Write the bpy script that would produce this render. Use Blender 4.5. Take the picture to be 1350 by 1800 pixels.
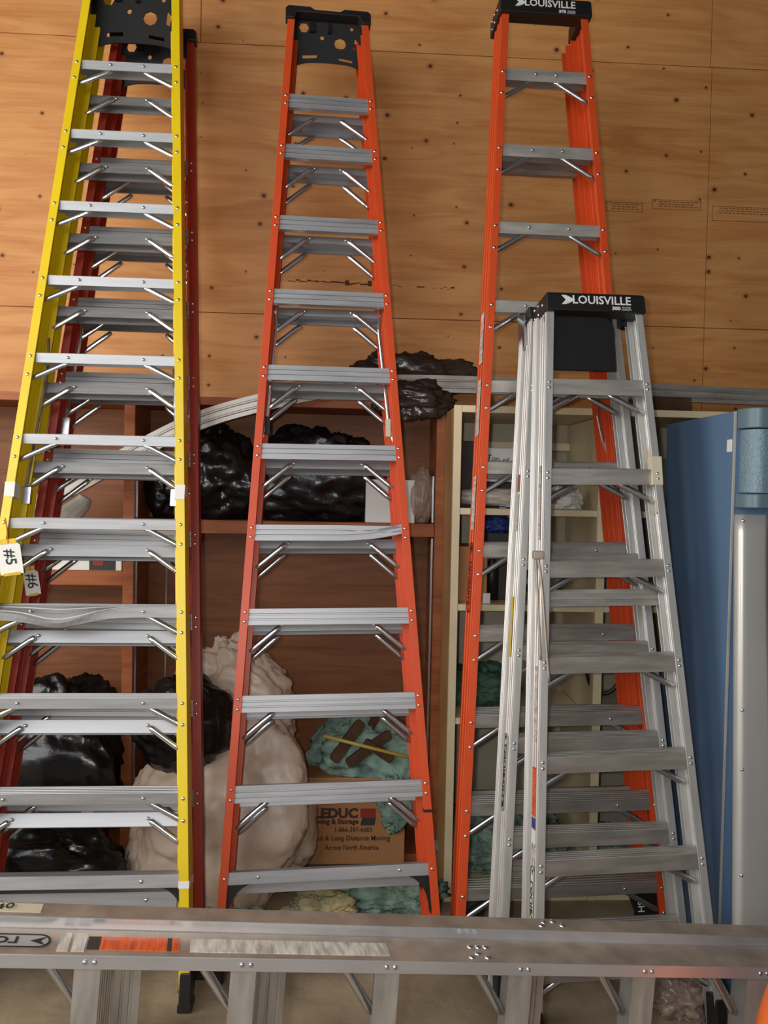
import bpy, math, random
from mathutils import Vector, Matrix, noise
for o in list(bpy.data.objects): bpy.data.objects.remove(o)
C = bpy.context.scene.collection
SC = bpy.context.scene
R = math.radians
FT = .3048
random.seed(4)
# ------------------------------------------------------------------ camera
CAM_H = 1.65
pitch, yaw, roll = R(1.5), R(3.0), R(1.15)
fwd = Vector((math.sin(yaw)*math.cos(pitch), math.cos(yaw)*math.cos(pitch), -math.sin(pitch)))
rgt = Vector((math.cos(yaw), -math.sin(yaw), 0)); upv = rgt.cross(fwd)
r2 = rgt*math.cos(roll) + upv*math.sin(roll); u2 = upv*math.cos(roll) - rgt*math.sin(roll)
cd = bpy.data.cameras.new('camera'); cam = bpy.data.objects.new('camera', cd); C.objects.link(cam)
cd.sensor_fit = 'AUTO'; cd.sensor_width = 36; cd.lens = 28; cd.clip_start = .05
cam.matrix_world = Matrix(((r2.x, u2.x, -fwd.x, 0), (r2.y, u2.y, -fwd.y, 0), (r2.z, u2.z, -fwd.z, CAM_H), (0, 0, 0, 1)))
SC.camera = cam
# ------------------------------------------------------------------ light and exposure
w = bpy.data.worlds.new('world'); SC.world = w; w.use_nodes = True
w.node_tree.nodes['Background'].inputs[0].default_value = (.86, .93, 1, 1)
w.node_tree.nodes['Background'].inputs[1].default_value = .2
def area(name, loc, target, size, size_y, power, color):
    l = bpy.data.lights.new(name, 'AREA'); l.shape = 'RECTANGLE'; l.size = size; l.size_y = size_y
    l.energy = power; l.color = color
    o = bpy.data.objects.new(name, l); C.objects.link(o); o.location = loc
    o.rotation_euler = (Vector(target) - Vector(loc)).to_track_quat('-Z', 'Y').to_euler(); return o
area('daylight_side_door', (-3.3, 1.2, 2.4), (0, 3.2, 2.3), 2.2, 3.0, 100, (1, .93, .82))
area('daylight_front_door', (-2.2, -1.9, 3.3), (-.6, 3.2, 1.2), 3.0, 2.2, 120, (.93, .96, 1))
area('camera_flash', (-.07, -.02, 1.67), (-.1, 3, 1.7), .05, .03, 20, (1, .97, .93))
SC.view_settings.view_transform = 'Standard'; SC.view_settings.look = 'None'
SC.view_settings.gamma = 1; SC.view_settings.use_curve_mapping = False
SC.view_settings.exposure = 0.0

# ------------------------------------------------------------------ materials
def lin(r, g, b):
    f = lambda c: (c/255/12.92 if c/255 <= .04045 else ((c/255+.055)/1.055)**2.4)
    return (f(r), f(g), f(b), 1)
def mat(name, rgb, rough=.5, metal=0., var=.12, scale=6., stretch=(1, 1, 1), bump=0., bscale=40., rvar=0., spec=.5, rgb2=None, alpha=1., trans=0.):
    m = bpy.data.materials.new(name); m.use_nodes = True; nt = m.node_tree; N = nt.nodes; L = nt.links
    b = N['Principled BSDF']; b.inputs['Roughness'].default_value = rough; b.inputs['Metallic'].default_value = metal
    b.inputs['Specular IOR Level'].default_value = spec; b.inputs['Alpha'].default_value = alpha
    b.inputs['Transmission Weight'].default_value = trans
    tc = N.new('ShaderNodeTexCoord'); mp = N.new('ShaderNodeMapping'); mp.inputs['Scale'].default_value = stretch
    L.new(tc.outputs['Object'], mp.inputs[0])
    n = N.new('ShaderNodeTexNoise'); n.inputs['Scale'].default_value = scale; n.inputs['Detail'].default_value = 5
    L.new(mp.outputs[0], n.inputs['Vector'])
    r = N.new('ShaderNodeValToRGB'); c = lin(*rgb)
    d = lin(*rgb2) if rgb2 else tuple(x*(1-var*2) for x in c[:3]) + (1,)
    r.color_ramp.elements[0].color = d; r.color_ramp.elements[0].position = .3
    r.color_ramp.elements[1].color = c; r.color_ramp.elements[1].position = .65
    L.new(n.outputs[0], r.inputs[0]); L.new(r.outputs[0], b.inputs['Base Color'])
    if rvar:
        mr = N.new('ShaderNodeMapRange'); mr.inputs[3].default_value = max(.02, rough-rvar); mr.inputs[4].default_value = rough+rvar
        L.new(n.outputs[0], mr.inputs[0]); L.new(mr.outputs[0], b.inputs['Roughness'])
    if bump:
        n2 = N.new('ShaderNodeTexNoise'); n2.inputs['Scale'].default_value = bscale; n2.inputs['Detail'].default_value = 4
        L.new(mp.outputs[0], n2.inputs['Vector'])
        bp = N.new('ShaderNodeBump'); bp.inputs['Strength'].default_value = bump; bp.inputs['Distance'].default_value = .01
        L.new(n2.outputs[0], bp.inputs['Height']); L.new(bp.outputs[0], b.inputs['Normal'])
    return m
def plywood(name, rgb, rgb2, knots=True):
    m = bpy.data.materials.new(name); m.use_nodes = True; nt = m.node_tree; N = nt.nodes; L = nt.links
    b = N['Principled BSDF']; b.inputs['Roughness'].default_value = .55; b.inputs['Specular IOR Level'].default_value = .35
    tc = N.new('ShaderNodeTexCoord')
    mp = N.new('ShaderNodeMapping'); mp.inputs['Scale'].default_value = (.7, 1, 5); L.new(tc.outputs['Object'], mp.inputs[0])
    n = N.new('ShaderNodeTexNoise'); n.inputs['Scale'].default_value = 2.2; n.inputs['Detail'].default_value = 8; n.inputs['Distortion'].default_value = 1.6
    L.new(mp.outputs[0], n.inputs['Vector'])
    mp2 = N.new('ShaderNodeMapping'); mp2.inputs['Scale'].default_value = (2, 1, 60); L.new(tc.outputs['Object'], mp2.inputs[0])
    g = N.new('ShaderNodeTexNoise'); g.inputs['Scale'].default_value = 2; g.inputs['Detail'].default_value = 3; L.new(mp2.outputs[0], g.inputs['Vector'])
    mx0 = N.new('ShaderNodeMath'); mx0.operation = 'MULTIPLY_ADD'; mx0.inputs[1].default_value = .35; L.new(g.outputs[0], mx0.inputs[0]); L.new(n.outputs[0], mx0.inputs[2])
    r = N.new('ShaderNodeValToRGB'); r.color_ramp.elements[0].color = lin(*rgb2); r.color_ramp.elements[0].position = .45
    r.color_ramp.elements[1].color = lin(*rgb); r.color_ramp.elements[1].position = .8
    L.new(mx0.outputs[0], r.inputs[0]); col = r.outputs[0]
    if knots:
        sx_ = N.new('ShaderNodeSeparateXYZ'); L.new(tc.outputs['Object'], sx_.inputs[0]); cx_ = N.new('ShaderNodeCombineXYZ'); L.new(sx_.outputs[0], cx_.inputs[0]); L.new(sx_.outputs[2], cx_.inputs[1])
        mp3 = N.new('ShaderNodeMapping'); mp3.inputs['Scale'].default_value = (5.2, 5.8, 1); L.new(cx_.outputs[0], mp3.inputs[0])
        v = N.new('ShaderNodeTexVoronoi'); v.voronoi_dimensions = '2D'; v.inputs['Scale'].default_value = 1; L.new(mp3.outputs[0], v.inputs['Vector'])
        sep = N.new('ShaderNodeSeparateColor'); L.new(v.outputs['Color'], sep.inputs[0])
        th = N.new('ShaderNodeMath'); th.operation = 'MULTIPLY_ADD'; th.inputs[1].default_value = .2; th.inputs[2].default_value = -.06; L.new(sep.outputs[0], th.inputs[0])
        rr = N.new('ShaderNodeMath'); rr.operation = 'MAXIMUM'; rr.inputs[1].default_value = .001; L.new(th.outputs[0], rr.inputs[0])
        dv = N.new('ShaderNodeMath'); dv.operation = 'DIVIDE'; L.new(v.outputs['Distance'], dv.inputs[0]); L.new(rr.outputs[0], dv.inputs[1])
        kr = N.new('ShaderNodeValToRGB'); kr.color_ramp.elements[0].color = (1, 1, 1, 1); kr.color_ramp.elements[0].position = .3
        kr.color_ramp.elements[1].color = (0, 0, 0, 1); kr.color_ramp.elements[1].position = 1.0
        e = kr.color_ramp.elements.new(.45); e.color = (.35, .35, .35, 1)
        L.new(dv.outputs[0], kr.inputs[0])
        mx = N.new('ShaderNodeMix'); mx.data_type = 'RGBA'; L.new(kr.outputs[0], mx.inputs[0]); L.new(col, mx.inputs[6]); mx.inputs[7].default_value = lin(88, 42, 18)
        col = mx.outputs[2]
    L.new(col, b.inputs['Base Color'])
    bp = N.new('ShaderNodeBump'); bp.inputs['Strength'].default_value = .12; bp.inputs['Distance'].default_value = .004
    L.new(g.outputs[0], bp.inputs['Height']); L.new(bp.outputs[0], b.inputs['Normal'])
    return m
M = {}
M['ply'] = plywood('plywood', (204, 146, 88), (182, 118, 62))
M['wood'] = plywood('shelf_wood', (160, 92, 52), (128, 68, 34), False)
M['ply_back_shaded'] = plywood('shaded_shelf_back_wood', (126, 76, 42), (98, 56, 28), False)  # darker wood: shade inside the shelf is put into the colour
M['floor'] = mat('concrete', (168, 150, 124), .8, 0, .2, 3, bump=.25, bscale=30, rgb2=(112, 98, 80))
M['dark'] = mat('dark_room', (70, 62, 55), .9)
M['orange'] = mat('orange_fibreglass', (206, 74, 28), .42, var=.06, scale=4, bump=.05, bscale=200)
M['red'] = mat('red_orange_fibreglass', (158, 46, 26), .4, var=.1, scale=3)
M['yellow'] = mat('yellow_fibreglass', (232, 200, 20), .38, var=.06, scale=4, bump=.05, bscale=200)
M['alu'] = mat('mill_aluminium', (178, 178, 180), .52, .7, .1, 5, (1, 12, 12), rvar=.08)
M['alu_dull'] = mat('worn_aluminium', (190, 184, 176), .46, .7, .14, 7, (1, 6, 6), rvar=.1)
M['alu_old'] = mat('dusty_aluminium', (186, 170, 154), .55, .6, .14, 8, (2, 2, 2), rvar=.1)
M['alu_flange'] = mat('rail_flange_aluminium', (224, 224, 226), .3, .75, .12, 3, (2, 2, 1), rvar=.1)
M['alu_lit'] = mat('lit_aluminium', (204, 202, 198), .44, .6, .08, 5, (8, 8, 1), rvar=.08)  # lighter aluminium copy, light from the left put into its colour
M['zinc'] = mat('zinc_steel', (225, 228, 232), .2, .95, .05, 20)
M['black'] = mat('black_plastic', (26, 25, 25), .45, var=.1)
M['bag'] = mat('black_bag', (20, 19, 19), .24, var=.1, scale=3, bump=.5, bscale=14, rvar=.08)
M['bag_smoke'] = mat('smoky_bag', (66, 54, 46), .25, var=.2, scale=5, bump=.5, bscale=14, rgb2=(24, 21, 19))
M['white_bag'] = mat('pale_plastic_sack', (206, 186, 168), .4, var=.1, scale=3, bump=.7, bscale=9, rgb2=(170, 146, 124))
M['clear'] = mat('cloudy_plastic', (190, 165, 150), .2, var=.1, alpha=.55, bump=.5, bscale=16)
M['white'] = mat('white_card', (228, 226, 220), .6, var=.04)
M['paper'] = mat('worn_paper', (214, 206, 196), .7, var=.2, scale=18, stretch=(1, 1, 5), rgb2=(150, 140, 132))
M['tape'] = mat('masking_tape', (206, 196, 170), .6, var=.05)
M['ink'] = mat('black_ink', (22, 20, 20), .6)
M['white_ink'] = mat('white_ink', (235, 235, 235), .5)
M['brown_ink'] = mat('brown_ink', (74, 48, 34), .7)
M['red_ink'] = mat('red_ink', (150, 48, 36), .7)
M['sticker'] = mat('orange_sticker', (232, 98, 34), .45, scale=30, stretch=(1, .6, 5), rgb2=(170, 62, 26))
M['yellow_sticker'] = mat('yellow_sticker', (225, 190, 40), .5, var=.15, scale=40)
M['cream'] = mat('cream_paint', (226, 210, 172), .45, var=.06)
M['tan'] = mat('tan_board', (196, 150, 96), .6, var=.08, scale=3, stretch=(1, 1, .3))
M['beige'] = mat('beige_board', (176, 168, 148), .55, var=.05)
M['card'] = mat('cardboard', (176, 124, 76), .75, var=.06, scale=4)
M['insul'] = mat('green_insulation', (150, 176, 160), .95, var=.2, scale=16, bump=1, bscale=50, rgb2=(72, 98, 88))
M['insul2'] = mat('cream_insulation', (206, 186, 140), .95, var=.2, scale=14, bump=1, bscale=40, rgb2=(120, 130, 100))
M['foam'] = mat('brown_foam', (84, 58, 36), .95, var=.25, scale=14, bump=.8, bscale=40)
M['stick'] = mat('yellow_cane', (200, 175, 80), .5, var=.1, scale=8)
M['blue'] = mat('blue_steel', (96, 124, 156), .4, 0., var=.05, scale=2)
M['blue_front'] = mat('grey_blue_plastic', (92, 114, 124), .4, .0, var=.05)
M['blue_metal'] = mat('hammered_blue_metal', (122, 144, 156), .5, .3, var=.1, scale=90, bump=.35, bscale=170)
M['sheet'] = mat('aluminium_sheet', (205, 203, 198), .4, .55, var=.05, scale=2)
M['dirty'] = mat('dark_rubber', (44, 42, 40), .7, var=.2)
M['blue_cloth'] = mat('blue_plastic', (40, 60, 130), .5)
M['grey'] = mat('grey_plastic', (170, 166, 160), .5)
M['darkgrey'] = mat('charcoal_box', (58, 52, 50), .7)
M['green'] = mat('green_tarp', (62, 96, 76), .7, var=.2, bump=.5, bscale=20)
M['cable'] = mat('white_cord', (222, 214, 204), .6)
M['orange_plastic'] = mat('orange_plastic', (250, 120, 50), .4)
M['stain'] = mat('dark_stain', (92, 46, 26), .8)
M['faded'] = mat('faded_stamp', (140, 92, 52), .8)

# ------------------------------------------------------------------ mesh helpers
class MB:
    def __init__(s): s.v = []; s.f = []
    def add(s, vs, fs):
        n = len(s.v); s.v += [tuple(v) for v in vs]; s.f += [tuple(i+n for i in f) for f in fs]; return s
    def box(s, x0, x1, y0, y1, z0, z1):
        return s.add([(x, y, z) for x in (x0, x1) for y in (y0, y1) for z in (z0, z1)],
                     [(0, 1, 3, 2), (4, 6, 7, 5), (0, 4, 5, 1), (2, 3, 7, 6), (0, 2, 6, 4), (1, 5, 7, 3)])
    def loft(s, rings, cap=True):
        n = len(rings[0]); k = len(rings); vs = [p for r in rings for p in r]; fs = []
        for i in range(k-1):
            for j in range(n):
                a = i*n+j; b = i*n+(j+1) % n; fs.append((a, b, b+n, a+n))
        if cap: fs += [tuple(range(n-1, -1, -1)), tuple(range((k-1)*n, k*n))]
        return s.add(vs, fs)
    def tube(s, pts, r, n=8, flat=1.0):
        pts = [Vector(p) for p in pts]; rings = []
        for i, p in enumerate(pts):
            d = (pts[min(i+1, len(pts)-1)] - pts[max(i-1, 0)]).normalized()
            a = d.cross(Vector((0, 1, 0)) if abs(d.y) < .9 else Vector((0, 0, 1))).normalized(); b = d.cross(a)
            rr = r[i] if isinstance(r, (list, tuple)) else r
            rings.append([p + a*math.cos(t*2*math.pi/n)*rr + b*math.sin(t*2*math.pi/n)*rr*flat for t in range(n)])
        return s.loft(rings)
    def dome(s, c, nrm, r, h=.6, n=8):
        c = Vector(c); nz = Vector(nrm).normalized(); a = nz.orthogonal().normalized(); b = nz.cross(a)
        ring = lambda q, z: [c + (a*math.cos(t*2*math.pi/n)+b*math.sin(t*2*math.pi/n))*r*q + nz*r*z for t in range(n)]
        return s.loft([ring(1, -.2), ring(1, .1), ring(.75, h*.75), ring(.3, h)])
def link(name, me, m, parent=None):
    o = bpy.data.objects.new(name, me); C.objects.link(o)
    if m and not me.materials: me.materials.append(m)
    if parent: o.parent = parent
    return o
def obj(name, mb, m, parent=None, smooth=False, bevel=0):
    me = bpy.data.meshes.new(name); me.from_pydata([tuple(v) for v in mb.v], [], mb.f); me.update()
    if smooth:
        for p in me.polygons: p.use_smooth = True
    o = link(name, me, m, parent)
    if bevel:
        b = o.modifiers.new('bevel', 'BEVEL'); b.width = bevel; b.segments = 2; b.limit_method = 'ANGLE'
    return o
def tag(o, label=None, cat=None, group=None, kind=None):
    if label: o['label'] = label
    if cat: o['category'] = cat
    if group: o['group'] = group
    if kind: o['kind'] = kind
    return o
def empty(name, loc=(0, 0, 0), mtx=None):
    o = bpy.data.objects.new(name, None); C.objects.link(o); o.empty_display_size = .1
    if mtx: o.matrix_world = mtx
    else: o.location = loc
    return o
def curve_mesh(cu, name):
    t = bpy.data.objects.new('tmp', cu); C.objects.link(t)
    dg = bpy.context.evaluated_depsgraph_get(); me = bpy.data.meshes.new_from_object(t.evaluated_get(dg)); me.name = name
    bpy.data.objects.remove(t); bpy.data.curves.remove(cu); me.materials.clear(); return me
def text(name, s, size, m, parent, mtx, sx=1.0, align='CENTER', bold=0.0, width=None):
    cu = bpy.data.curves.new(name, 'FONT'); cu.body = s; cu.size = size; cu.align_x = align; cu.align_y = 'CENTER'; cu.extrude = .0004; cu.resolution_u = 2; cu.offset = bold
    me = curve_mesh(cu, name)
    if width: xs = [v.co.x for v in me.vertices]; sx = width/(max(xs)-min(xs))
    o = link(name, me, m, parent); o.matrix_local = mtx @ Matrix.Diagonal((sx, 1, 1, 1)); return o
def plate(name, outer, holes, th, m, parent, mtx):
    cu = bpy.data.curves.new(name, 'CURVE'); cu.dimensions = '2D'; cu.fill_mode = 'BOTH'; cu.extrude = th/2
    for ps in [outer]+holes:
        sp = cu.splines.new('POLY'); sp.points.add(len(ps)-1); sp.use_cyclic_u = True
        for p, q in zip(sp.points, ps): p.co = (q[0], q[1], 0, 1)
    o = link(name, curve_mesh(cu, name), m, parent); o.matrix_local = mtx; return o
def circ(x, y, rx, ry=None, n=14): return [(x+rx*math.cos(i*2*math.pi/n), y+(ry or rx)*math.sin(i*2*math.pi/n)) for i in range(n)]
def rrect(x0, x1, y0, y1, r, n=5):
    o = []
    for cx, cy, a in ((x1-r, y1-r, 0), (x0+r, y1-r, 90), (x0+r, y0+r, 180), (x1-r, y0+r, 270)):
        o += [(cx+r*math.cos(R(a+90*i/n)), cy+r*math.sin(R(a+90*i/n))) for i in range(n+1)]
    return o
FRONT = lambda x, y, z: Matrix(((1, 0, 0, x), (0, 0, -1, y), (0, 1, 0, z), (0, 0, 0, 1)))       # text faces -Y
LEFTDOWN = lambda x, y, z: Matrix(((0, 0, -1, x), (0, 1, 0, y), (-1, 0, 0, z), (0, 0, 0, 1)))   # on a web facing -X, reads downwards

# ------------------------------------------------------------------ the setting
WY = 3.72
wall = tag(obj('wall_back', MB().box(-4, 4, WY+.014, WY+.12, 0, 4.7), M['wood']), kind='structure')
def sheet(x0, x1, z0, z1): obj('plywood_sheet', MB().box(x0+.0015, x1-.0015, WY, WY+.0145, z0+.0015, z1-.0015), M['ply'], wall, bevel=.001)
for x0, x1 in ((-3.2, -.74), (-.74, 1.70), (1.70, 4)): sheet(x0, x1, 1.235, 2.455)
for x0, x1 in ((-3.18, -.74), (-.74, 1.70), (1.70, 4)): sheet(x0, x1, 2.455, 3.675)
for x0, x1 in ((-4, -.683), (-.683, 1.693), (1.693, 4)): sheet(x0, x1, 3.675, 4.7)
def flat(name, x0, x1, z0, z1, m, parent, y=WY, th=.0006): return obj(name, MB().box(x0, x1, y-th, y, z0, z1), m, parent)
st = MB()
for i in range(46):                                               # the dark scratched stain across the sheet
    x = -.27 + .79*i/45; d = 1 if i < 22 else .45
    if i > 22 and random.random() < .35: continue
    z = 2.612 - .012*i/45 + random.uniform(-.004, .004); h = random.uniform(.002, .006)*d
    if random.random() < .16: h *= 3
    st.box(x, x+.0185, WY-.0007, WY, z-h*.5, z+h)
tag(obj('dark_stain', st, M['stain'], wall), kind='stuff')
sm = MB()
for x0, x1, z0, z1 in ((1.21, 1.385, 2.985, 3.03), (1.43, 1.665, 3.005, 3.05), (1.72, 2.05, 2.96, 3.03)):
    for a, b, c, d in ((x0, x1, z1-.003, z1), (x0, x1, z0, z0+.003), (x0, x0+.003, z0, z1), (x1-.003, x1, z0, z1)): sm.box(a, b, WY-.0006, WY, c, d)
    for i in range(3):
        xs = x0+.02+random.random()*.02
        while xs < x1-.03:
            l = random.uniform(.006, .022); sm.box(xs, xs+l, WY-.0006, WY, z1-.012-i*.011, z1-.007-i*.011); xs += l+.005
tag(obj('faded_stamp', sm, M['faded'], wall), kind='stuff')
tag(obj('floor', MB().box(-5, 5, -4, WY+.2, -.1, 0), M['floor']), kind='structure')
tag(obj('ceiling', MB().box(-4, 4, -1.5, WY+.2, 4.7, 4.8), M['dark']), kind='structure')
tag(obj('wall_right', MB().box(3, 3.1, -1.5, WY+.2, 0, 4.7), M['dark']), kind='structure')

# ------------------------------------------------------------------ ladders
def pose(x, y, z, lean, rl, yw):
    lean, rl, yw = R(lean), R(rl), R(yw)
    up = Vector((math.sin(rl), math.sin(lean)*math.cos(rl), math.cos(lean)*math.cos(rl))).normalized()
    xr = Vector((math.cos(yw), math.sin(yw), 0)); xr = (xr - up*xr.dot(up)).normalized(); yd = up.cross(xr)
    s0 = z/up.z; b = Vector((x, y, z)) - up*s0
    return Matrix(((xr.x, yd.x, up.x, b.x), (xr.y, yd.y, up.y, b.y), (xr.z, yd.z, up.z, b.z), (0, 0, 0, 1))), s0
def rail_bm(s, hw, z0, z1, y0, D, f, t, off=0., ridge=0.):
    pr = [(0, 0), (f, 0)]
    if ridge:
        for q in (.18, .5, .82): pr += [(f, D*(q-.05)), (f+ridge, D*(q-.03)), (f+ridge, D*(q+.03)), (f, D*(q+.05))]
    pr += [(f, D), (0, D), (0, D-t), (f-t, D-t)]
    if ridge:
        for q in (.82, .5, .18): pr += [(f-t, D*(q+.05)), (f-t-ridge, D*(q+.03)), (f-t-ridge, D*(q-.03)), (f-t, D*(q-.05))]
    pr += [(f-t, t), (0, t)]
    if s < 0: pr = pr[::-1]
    return MB().loft([[(s*(hw(z)+off+u), y0+y, z) for u, y in pr] for z in (z0, z1)])
def step_profile(td, a, tilt, t=.004, arear=None):
    ar = a if arear is None else arear
    p = [(0, -a), (0, 0)]
    for q in (.12, .3, .5, .7, .88): p += [(td*q-.004, 0), (td*q-.003, .002), (td*q+.003, .002), (td*q+.004, 0)]
    p += [(td, 0), (td, -ar), (td-t, -ar), (td-t, -t), (t, -t), (t, -a)]
    c, s = math.cos(tilt), math.sin(tilt)
    return [(d*c - h*s, d*s + h*c) for d, h in p]
def bar_profile(h, t=.02):
    p = [(0, -h), (0, -h*.73), (.005, -h*.71), (.005, -h*.63), (0, -h*.61), (0, -h*.41), (.005, -h*.39), (.005, -h*.31), (0, -h*.29), (0, 0), (t, 0), (t, -.004), (.006, -.006), (.006, -h+.006), (t, -h+.004), (t, -h)]
    return p
def xbar(prof, hx, y0, z0, nx=1, deform=None):
    rings = []
    for i in range(nx+1):
        x = -hx + 2*hx*i/nx
        rings.append([(x, y0+y, z0+z) if not deform else deform(x, y0+y, z0+z, y, z) for y, z in prof])
    return MB().loft(rings)
def brace_bm(s, xo, xi, zo, zi, y, r=.0105):
    a = Vector((s*xi, y, zi)); b = Vector((s*xo, y, zo)); d = (b-a).normalized()
    return MB().tube([a-d*.006, a, a+d*.018, b-d*.02, b, b+d*.006], [r*.5, r*.95, r, r, r*.8, r*.4], 8, .75)
def arch_plate(k): pass

def ladder(name, label, ps, wa, wb, rail, kt, steps, near='step', far='bar', f=.038, D=.085, f2=.036, D2=.055, foff=-.02, tilt=14,
           alu='alu', ridge=0., t=.006, a=.044, td=.072, pair=False, kbot=None, deform=None, far_steps=None, far_dz=-.045,
           spread=None, far_rail=None, br=(.115, .085), brr=.0105, far_a=None, fy=None, feet=True):
    mtx, s0 = ps; root = empty(name, mtx=mtx); tag(root, label, 'ladder')
    hw = lambda z: wa + wb*(z-s0)/FT
    K = lambda k: s0 + k*FT
    zt = K(kt); zb = .0
    rails = []
    for s in (-1, 1): rails.append(obj('front_rail' if near == 'step' else 'rear_rail', rail_bm(s, hw, zb+.012, zt, 0, D, f, t, 0, ridge), M[rail], root, bevel=.0012))
    yf = D+.004 if fy is None else fy
    for s in (-1, 1): rails.append(obj('rear_rail' if near == 'step' else 'front_rail', rail_bm(s, hw, zb+.012, zt-.02, yf, D2, f2, t, foff, ridge), M[far_rail or rail], root, bevel=.0012))
    riv = MB(); T = R(tilt)
    for k in steps:
        z = K(k)
        if near == 'step':
            h = hw(z)+f-t-.001
            dfn = deform.get(k) if deform else None
            obj('step', xbar(step_profile(td, a, T), h, t+.0012, z, 24 if dfn else 1, dfn), M[alu], root)
            for s in (-1, 1):
                xi = max(hw(z)-br[0], .035)
                obj('brace', brace_bm(s, hw(z)+.012, xi, z-a*.55-br[1], z-a*.75, t+.022 if not pair else D*.72), M['zinc'], root, True)
                if not pair: riv.dome((s*xi*.98, t, z-a*.42), (0, -1, 0), .0055)
                zz = (z-.012, z-.03) if pair else (z-a*.45, z-a*.55-br[1]+.004)
                for q in zz: riv.dome((s*(hw(q)+f*.5), 0, q), (0, -1, 0), .0055 if pair else .0068)
        else:
            dfn = deform.get(k) if deform else None
            obj('rear_bar', xbar(bar_profile(.058), hw(z)+f-t-.001, t+.001, z, 24 if dfn else 1, dfn), M[alu], root)
            for s in (-1, 1):
                for q in (z-.012, z-.046): riv.dome((s*(hw(q)+f*.45), 0, q), (0, -1, 0), .0065)
    for k in (steps if far_steps is None else far_steps):
        z = K(k)+far_dz; fa = far_a or .04
        h = hw(z)+foff+f2-t-.001
        if far == 'bar': obj('rear_bar', xbar(bar_profile(.055), h, yf+t, z), M[alu], root)
        else:
            tdf = D2-.012-fa*math.sin(T)
            obj('step', xbar(step_profile(tdf/math.cos(T)-.01, fa, -T), h, yf+t+.003+fa*math.sin(T), z), M[alu], root)
            for s in (-1, 1):
                xi = max(h-f2-br[0]+.03, .035)
                obj('brace', brace_bm(s, hw(z)+foff+.012, xi, z-fa*.6-br[1], z-fa*.6, yf+.004), M['zinc'], root, True)
                if far == 'step4': obj('brace', brace_bm(s, hw(z)+foff+.012, xi+.005, z-fa-.018-br[1], z-fa-.018, yf+D2*.75), M['zinc'], root, True)
                riv.dome((s*(xi-.012), yf+t+.002, z-fa*.4), (0, -1, 0), .006)
    if spread:
        k0, k1 = spread
        for s in (-1, 1):
            ym = yf - .001
            obj('spreader', MB().tube([(s*(hw(K(k0))-.004), ym, K(k0)), (s*(hw(K(k0))-.012), ym, K(k0)-.1), (s*(hw(K(k1))-.01), ym, K(k1)+.05), (s*(hw(K(k1))+.006), ym, K(k1))], .006, 6, .5), M['zinc'], root)
    if feet:
        for s in (-1, 1):
            b = MB(); x = s*(hw(.05)+f*.5)
            for y, d, fo, ff in ((-.006, D*.8+.006, 0, f), (yf+.012, D2+.002, foff, f2)):
                xc = s*(hw(.05)+fo+ff*.5)
                b = MB().loft([[(xc-q*ff, y, z), (xc+q*ff, y, z), (xc+q*ff, y+d, z), (xc-q*ff, y+d, z)] for q, z in ((.72, 0), (.72, .02), (.6, .03), (.6, .10), (.54, .115))])
                obj('foot', b, M['black'], root, bevel=.003)
    tag(obj('rivet', riv, M['zinc'], root, True), kind='stuff')
    return root, hw, K, s0
def label_plate(root, hw, K, f, k0, k1, y0, y1, m, s=-1, name='label_sticker', e=.0012):
    z0, z1 = K(k0), K(k1); r = []
    for z in (z0, z1): x = s*(hw(z)+f); r.append([(x, y0, z), (x, y1, z), (x+s*e, y1, z), (x+s*e, y0, z)])
    return obj(name, MB().loft(r), M[m], root)
def brand_oval(root, hw, K, f, k0, k1, yc, hy, ink, bg=None, s=-1):
    zc = (K(k0)+K(k1))/2; L = abs(K(k1)-K(k0)); x = s*(hw(zc)+f+.0016)
    kt, kb = max(k0, k1), min(k0, k1); ang = math.atan2(hw(K(kt))-hw(K(kb)), K(kt)-K(kb))
    base = Matrix.Translation((x, yc, zc)) @ Matrix.Rotation(-ang, 4, 'Y') if s < 0 else Matrix.Translation((x, yc, zc))
    B = base @ LEFTDOWN(0, 0, 0)
    ring = plate('brand_outline', rrect(-L/2, L/2, -hy, hy, hy*.98), [rrect(-L/2+hy*.18, L/2-hy*.18, -hy*.82, hy*.82, hy*.8)], .0008, M[ink], root, B)
    if bg: plate('brand_background', rrect(-L/2, L/2, -hy, hy, hy*.98), [], .0006, M[bg], root, base @ LEFTDOWN(.0006, 0, 0))
    text('lettering', 'LOUISVILLE', hy*1.35, M[ink], root, base @ LEFTDOWN(-.0006, 0, -hy*.75), bold=.0006, width=L-hy*3.6)
    plate('brand_arrow', [(-L/2+hy*.4, -hy*.6), (-L/2+hy*1.6, 0), (-L/2+hy*.4, hy*.6), (-L/2+hy*.8, 0)], [], .0008, M[ink], root, B)
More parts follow.
